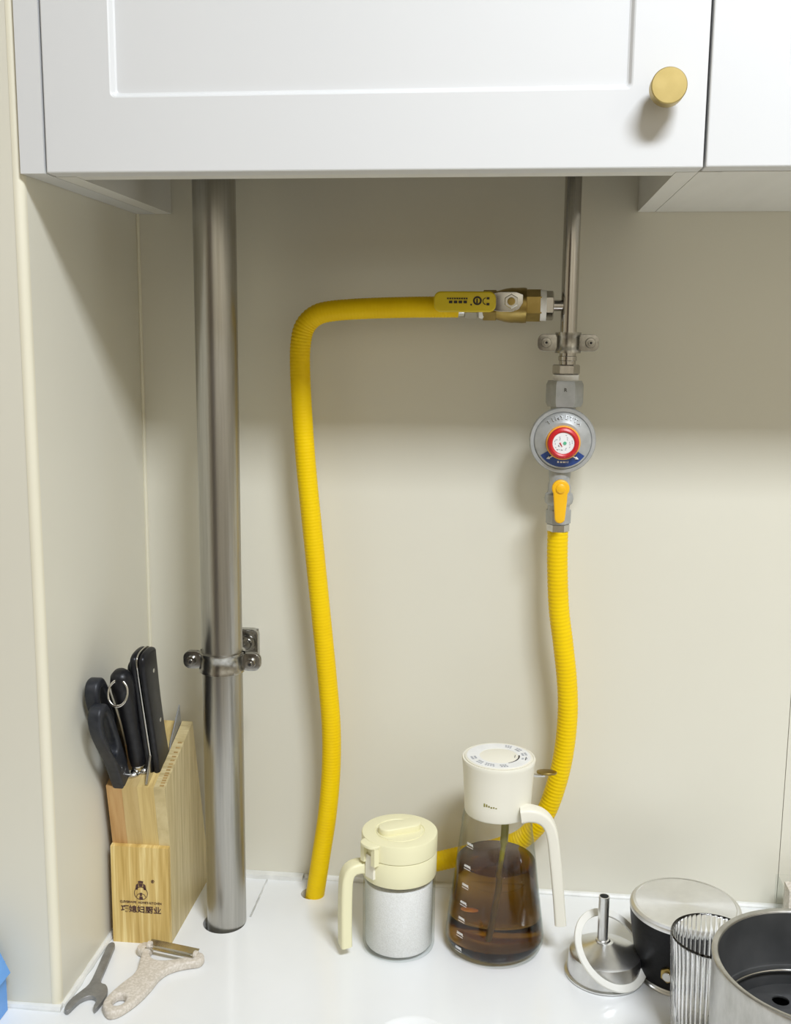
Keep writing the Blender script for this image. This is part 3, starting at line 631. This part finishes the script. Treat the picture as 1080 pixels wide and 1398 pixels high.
cl = P('collar', lathe(nb(), [(.0355, .0815), (.0376, .0815), (.0381, .0828), (.0384, .1060), (.0380, .1066), (.0355, .1066)], 72, (sx, sy, 0)), 'cream', t, smooth=40)
ld = P('lid', lathe(nb(), [(0, .1070), (.0378, .1070), (.0385, .1076), (.0388, .1245), (.0382, .1258), (.0370, .1262), (.0255, .1262), (.0250, .1254), (.0242, .1254), (.0238, .1262), (0, .1262)], 72, (sx, sy, 0)), 'cream', t, smooth=30)
c30, s30 = math.cos(R(28)), math.sin(R(28))
Mt = Matrix(((c30, -s30, 0, sx), (s30, c30, 0, sy), (0, 0, 1, .1288), (0, 0, 0, 1)))
P('grip_tab', plate([rrect(-.0225, .0225, -.0092, .0092, .0088)], .0040, .0014, Mt), 'cream', ld, smooth=60)
az = R(206); ca_, sa_ = math.cos(az), math.sin(az)
Mh = Matrix(((ca_, -sa_, 0, sx), (sa_, ca_, 0, sy), (0, 0, 1, 0), (0, 0, 0, 1)))
def hp(r, v, z): return Mh @ Vector((r, v, z))
pth = spline([hp(.0360, 0, .0935), hp(.0440, 0, .0945), hp(.0520, 0, .0925), hp(.0565, 0, .0850), hp(.0578, 0, .0700), hp(.0582, 0, .0400), hp(.0580, 0, .0150), hp(.0578, 0, .0105)], 8)
nn_ = len(pth)
P('handle', tube(nb(), pth, lambda i: 1.0 if i < nn_-4 else (.97, .92, .82, .6)[i-(nn_-4)], sect=rsect(.0082, .0058, .0030), up=(-sa_, ca_, 0)), 'cream', cl, smooth=50)
Mf = Mh @ Matrix.Rotation(R(22), 4, 'Z')
P('thumb_flap', plate([rrect(.026, .0470, -.0115, .0115, .0085)], .0015, .0007, Mf @ Matrix.Translation((0, 0, .1240))), 'cream', ld, smooth=60)
bm = nb()
for s in (-1, 1): box(bm, .0370, .0430, s*.0080-.0026, s*.0080+.0026, .1040, .1232, .0010, Mx=Mf)
P('hinge_post', bm, 'cream', cl, smooth=40)
P('spout', box(nb(), .0368, .0405, -.006, .006, .088, .112, .0010, Mx=Mf), 'ivory', cl)

# ------------------------------------------------------------------ oil bottle
ox, oy = .4005, -.1090
t = thing('oil_bottle', 'conical glass oil bottle with ivory collar and long ivory handle', 'bottle', (ox, oy, 0))
gp = [(.0435, .0004), (.0482, .0028), (.0505, .0085), (.0508, .0140), (.0497, .0240), (.0470, .0450), (.0437, .0700), (.0408, .0950), (.0378, .1180), (.0362, .1300), (.0360, .1380), (.0345, .1440), (.0325, .1520)]
P('glass_body', lathe(nb(), [(0, .0004)]+gp+[(r-.0006, z) for r, z in reversed(gp[3:])]+[(.0492, .0085), (.0455, .0045), (0, .0045)], 80, (ox, oy, 0)), 'glass', t, smooth=50)
def gr(z):
    for (r0, z0), (r1, z1) in zip(gp, gp[1:]):
        if z0 <= z <= z1: return r0+(r1-r0)*(z-z0)/(z1-z0)
    return gp[-1][0]
lev = .0945
o = P('oil', lathe(nb(), [(0, .0050), (.0450, .0050), (.0484, .0088)]+[(gr(z)-.0011, z) for z in (.014, .024, .035, .045, .058, .070, .083, lev-.0006)]+[(gr(lev)-.0017, lev), (0, lev)], 80, (ox, oy, 0)), 'oil', None, (ox, oy, .006), 50)
tag(o, 'dark amber cooking oil inside the conical glass bottle', 'oil')
P('collar', lathe(nb(), [(.0300, .1470), (.0328, .1470), (.0334, .1482), (.0340, .1600), (.0352, .1820), (.0366, .2000), (.0372, .2030), (.0366, .2044), (.0352, .2046), (.0345, .2038), (0, .2038)], 80, (ox, oy, 0)), 'ivory', t, smooth=35)
tp = P('top_cap', lathe(nb(), [(0, .2036), (.0340, .2036), (.0342, .2048), (.0335, .2052), (0, .2052)], 72, (ox, oy, 0)), 'ivory', t, smooth=35)
P('printed_ring', plate([circ(ox, oy, .0322, 56), circ(ox, oy, .0195, 40)], .0002, 0, Matrix.Translation((0, 0, .2053))), 'inkwhite', tp, smooth=0)
bm = nb()
for a0, n_ in ((75, 3), (48, 3), (20, 3), (-8, 2), (-100, 4), (-128, 3), (-155, 3), (-72, 3)):
    for row in (0, 1):
        for i in range(n_):
            q = .0280-row*.0034; a = R(a0-i*5.5-row*2)
            Mx = Matrix.Translation((ox+q*math.cos(a), oy+q*math.sin(a), .2055)) @ Matrix.Rotation(a, 4, 'Z')
            box(bm, -.0011, .0011, -.0009, .0009, -.0001, .0002, Mx=Mx)
stuff(P('print', bm, 'inkgrey', tp, smooth=0))
bm = nb()
tube(bm, [(ox+.0205*math.cos(R(a)), oy+.0205*math.sin(R(a)), .2055) for a in range(-62, 5, 6)], lambda i: .0003+.0006*i/11, 6)
tube(bm, [(ox+.0265, oy-.009, .2055), (ox+.0275, oy-.001, .2055)], .0004, 6); tube(bm, [(ox+.0160, oy-.003, .2055), (ox+.0165, oy+.003, .2055)], .0003, 6)
P('arrow_print', bm, 'inkblack', tp, smooth=0)
a = R(-112)
bm = nb()
for k in range(6):
    aa = a+k*.07; rr = .03415
    Mx = Matrix.Translation((ox+rr*math.cos(aa), oy+rr*math.sin(aa), .1660-.0003*k)) @ Matrix.Rotation(aa, 4, 'Z')
    box(bm, -.0004, .0003, -.0008, .0008, (-.0018, -.0012, -.001, -.0014, -.0008, -.0008)[k], (.0018, .0016, .0008, .0002, .0006, .0002)[k], Mx=Mx)
stuff(P('faded_logo', bm, M['straw'], t, smooth=0))
# handle on the right
hpth = spline([(.4240, -.1340, .1560), (.4330, -.1340, .1572), (.4430, -.1330, .1545), (.4510, -.1325, .1470), (.4556, -.1320, .1340), (.4590, -.1315, .1100), (.4630, -.1310, .0760), (.4662, -.1305, .0450), (.4668, -.1305, .0385)], 8)
nh = len(hpth)
P('handle', tube(nb(), hpth, lambda i: (1.15-.25*min(1, i/24)) if i < nh-4 else (.9, .84, .74, .5)[i-(nh-4)], sect=rsect(.0085, .0064, .0030), up=(0, 1, 0)), 'ivory', t, smooth=50)
sp = P('spout_lever', plate([circ(.4505, -.0780, .0105, 28, .0062)], .0011, .0005, Matrix.Translation((0, 0, .1772))), 'brass', t, smooth=50)
P('spout_arm', tube(nb(), [(.4330, -.0900, .1790), (.4400, -.0850, .1760), (.4480, -.0800, .1745)], .0018, 10), 'steel', t)
P('spout_slot', box(nb(), .4315, .4352, -.0960, -.0920, .1600, .1810, .0008), 'steel', t)
P('dip_tube', tube(nb(), spline([(.4090, -.1080, .1500), (.4085, -.1085, .1200), (.4060, -.1100, .0950), (.4010, -.1150, .0500), (.3960, -.1180, .0120)], 6), lambda i: .0040 if i < 9 else .0026, 14), 'straw', t, smooth=60)
for k, z_ in enumerate((.1210, .0985, .0790, .0610, .0445, .0290, .0140)):
    aa = R(-134); rr = gr(z_)+.0003
    Mx = Matrix.Translation((ox+rr*math.cos(aa), oy+rr*math.sin(aa), z_)) @ Matrix.Rotation(aa+PI/2, 4, 'Z') @ XZ(0, 0, 0) @ Matrix.Rotation(R(-10), 4, 'X')
    bm = text(str(700-100*k)+'ML', .0034, .0001, Mx, bold=.00008)
    box(bm, -.0045, .0045, -.0030, -.0026, -.0001, .0002, Mx=Mx)
    P('volume_mark', bm, 'inkwhite', t, smooth=0)
tag(P('orange_peel', plate([[(.368, -.1220), (.373, -.1255), (.381, -.1250), (.386, -.1215), (.380, -.1190), (.373, -.1195)]], .0012, .0005, Matrix.Translation((.0, -.010, .0500)) , 3), 'leaf', None, (.377, -.132, .05), 50),
    'small orange sliver floating in the dark oil', 'peel')

# ------------------------------------------------------------------ moka funnel + gasket
fx, fy_ = .5100, -.1490
t = thing('coffee_funnel', 'upside-down aluminium moka funnel with its spout pointing up', 'funnel', (fx, fy_, 0))
P('cup', lathe(nb(), [(.0352, .0004), (.0378, .0004), (.0388, .0010), (.0388, .0026), (.0365, .0034), (.0352, .0200), (.0345, .0230), (.0322, .0246), (.0180, .0300), (.0085, .0345), (.0068, .0352), (.0050, .0352)], 64, (fx, fy_, 0)), 'alu', t, smooth=28)
P('tube', lathe(nb(), [(.0062, .0345), (.0068, .0355), (.0066, .0370), (.0052, .0374), (.0052, .0825), (.0043, .0825), (.0043, .0345)], 32, (fx-.0030, fy_-.0005, 0)), 'alu', t, smooth=28)
TL, BR = Vector((.4935, -.1345, .0575)), Vector((.5370, -.1790, .0036)); cc = (TL+BR)/2; av = (BR-TL).normalized(); bv_ = Vector((.733, .68, 0)); bv_ = (bv_-av*bv_.dot(av)).normalized()
nrm = av.cross(bv_)
bm = nb(); Mx = frame(cc, nrm, av); ro = (BR-TL).length/2; lathe(bm, [(ro-.0068, -.0014), (ro-.0004, -.0014), (ro, -.0008), (ro, .0008), (ro-.0004, .0014), (ro-.0068, .0014), (ro-.0072, .0010), (ro-.0072, -.0010), (ro-.0068, -.0014)], 72, cc, nrm, av)
tag(P('rubber_gasket', bm, 'gasket', None, (BR.x, BR.y, 0), 40), 'white rubber ring leaning around the upturned metal funnel', 'gasket')

# ------------------------------------------------------------------ moka boiler
mx_, my_ = .5870, -.1395
t = thing('moka_boiler', 'black moka pot boiler standing upside down with bright metal base up', 'moka pot', (mx_, my_, 0))
P('rim', lathe(nb(), [(.0405, .0004), (.0450, .0004), (.0455, .0014), (.0450, .0024), (.0440, .0030), (.0450, .0042), (.0445, .0056), (.0415, .0062), (.0400, .0060)], 64, (mx_, my_, 0)), 'alu', t)
by = P('body', lathe(nb(), [(.0410, .0050), (.0448, .0060), (.0462, .0140), (.0492, .0350), (.0520, .0540), (.0534, .0690)], 64, (mx_, my_, 0)), 'mokablack', t, smooth=50)
P('base_plate', lathe(nb(), [(.0525, .0685), (.0535, .0690), (.0535, .0705), (.0528, .0730), (.0505, .0748), (.0485, .0752), (.0478, .0748), (0, .0746)], 72, (mx_, my_, 0)), 'spun', t, smooth=25)
vd = Vector((-.42, -.90, .0)).normalized(); vo = Vector((mx_, my_, .0250))
sv = P('safety_valve', hexnut(nb(), .0076, .0470, .0520, vo, vd), 'brass', t)
P('valve_pin', cyl(nb(), .0046, .0515, .0545, vo, vd, 16, .0006), 'steel', sv)

# ------------------------------------------------------------------ ribbed glass
gx_, gy_ = .5920, -.2440
seg = 48*6
bm = nb()
lathe(bm, [(0, .0010), (.0290, .0010), (.0305, .0040), (.0325, .0400), (.0345, .0800), (.0354, .1010), (.0358, .1035), (.0352, .1046), (.0343, .1040), (.0338, .1010), (.0326, .0800), (.0306, .0400), (.0280, .0090), (0, .0080)], seg, (gx_, gy_, 0), rfun=lambda r, a, k: r+(.0013*abs(math.sin(a*24))-.0006 if 2 <= k <= 5 else (-.0007*abs(math.sin(a*24)) if 9 <= k <= 11 else 0)))
tag(P('ribbed_tumbler', bm, 'rglass', None, (gx_, gy_, 0), 60), 'clear ribbed glass tumbler between moka boiler and metal pot', 'glass')

# ------------------------------------------------------------------ metal pot
qx, qy = .6480, -.3640
ZR = .1560
t = thing('metal_pot', 'grey metal pot with dark coated inside in the right corner', 'pot', (qx, qy, 0))
P('shell', lathe(nb(), [(0, .0005), (.0720, .0005), (.0770, .0040), (.0785, .0150), (.0800, ZR-.006), (.0808, ZR-.0020), (.0804, ZR-.0003), (.0790, ZR+.0004), (.0762, ZR-.0002), (.0754, ZR-.0014)], 96, (qx, qy, 0)), 'potsteel', t, smooth=40)
P('lining', lathe(nb(), [(.0757, ZR-.0008), (.0752, ZR-.0024), (.0752, ZR-.0450), (.0745, ZR-.0470), (.0735, ZR-.0475), (.0725, ZR-.0520), (.0722, .0120), (.0700, .0100), (0, .0100)], 96, (qx, qy, 0)), 'potin', t, smooth=25)
hs = [circ(qx+.045*math.cos(R(a)), qy+.045*math.sin(R(a)), .0068, 12) for a in range(32, 392, 40)]
P('perforated_plate', plate([circ(qx, qy, .066, 64)]+hs, .0010, .0003, Matrix.Translation((0, 0, ZR-.060))), 'potin', t)
bm = torus(nb(), .0705, .0014, Matrix.Translation((qx, qy, ZR-.0500)), 96, 8); P('inner_ring', bm, 'steel', t, smooth=60)

# ------------------------------------------------------------------ small items at the frame edges
t = thing('blue_box', 'light blue plastic tub with folded flap at the left photo edge', 'tub', (-.085, -.295, 0))
P('tub', box(nb(), -.130, -.0475, -.322, -.276, .0006, .0500, .006, 4), 'skyblue', t, smooth=50)
P('flap', plate([[(-.130, .0520), (-.0500, .0490), (-.0425, .0398), (-.0410, .0410), (-.0470, .0540), (-.0550, .0720), (-.130, .0780)]], .0190, .0008, XZ(0, -.298, 0)), 'skyblue', t, smooth=50)
tag(P('white_dish', lathe(nb(), [(0, .0005), (.026, .0005), (.030, .0030), (.0350, .0120), (.0356, .0130), (.0350, .0136), (.0320, .0130), (.026, .0060), (0, .0045)], 64, (.3330, -.2930, 0)), 'whitep', None, (.3330, -.2930, 0), 50),
    'small white dish just entering at the bottom photo edge', 'dish')
t = thing('clear_clip', 'small clear plastic clip behind the metal pot by the wall', 'clip', (.735, -.04, 0))
bm = nb(); box(bm, .7035, .760, -.050, -.020, .0006, .0030, .001); box(bm, .7035, .7055, -.050, -.020, .003, .0500, .0008); box(bm, .7055, .760, -.050, -.048, .003, .0470, .0008); box(bm, .7055, .760, -.022, -.020, .003, .0500, .0008)
P('clear_body', bm, 'glass', t)
P('brown_pad', box(nb(), .7120, .756, -.046, -.024, .0032, .0440, .002), 'oat', t)
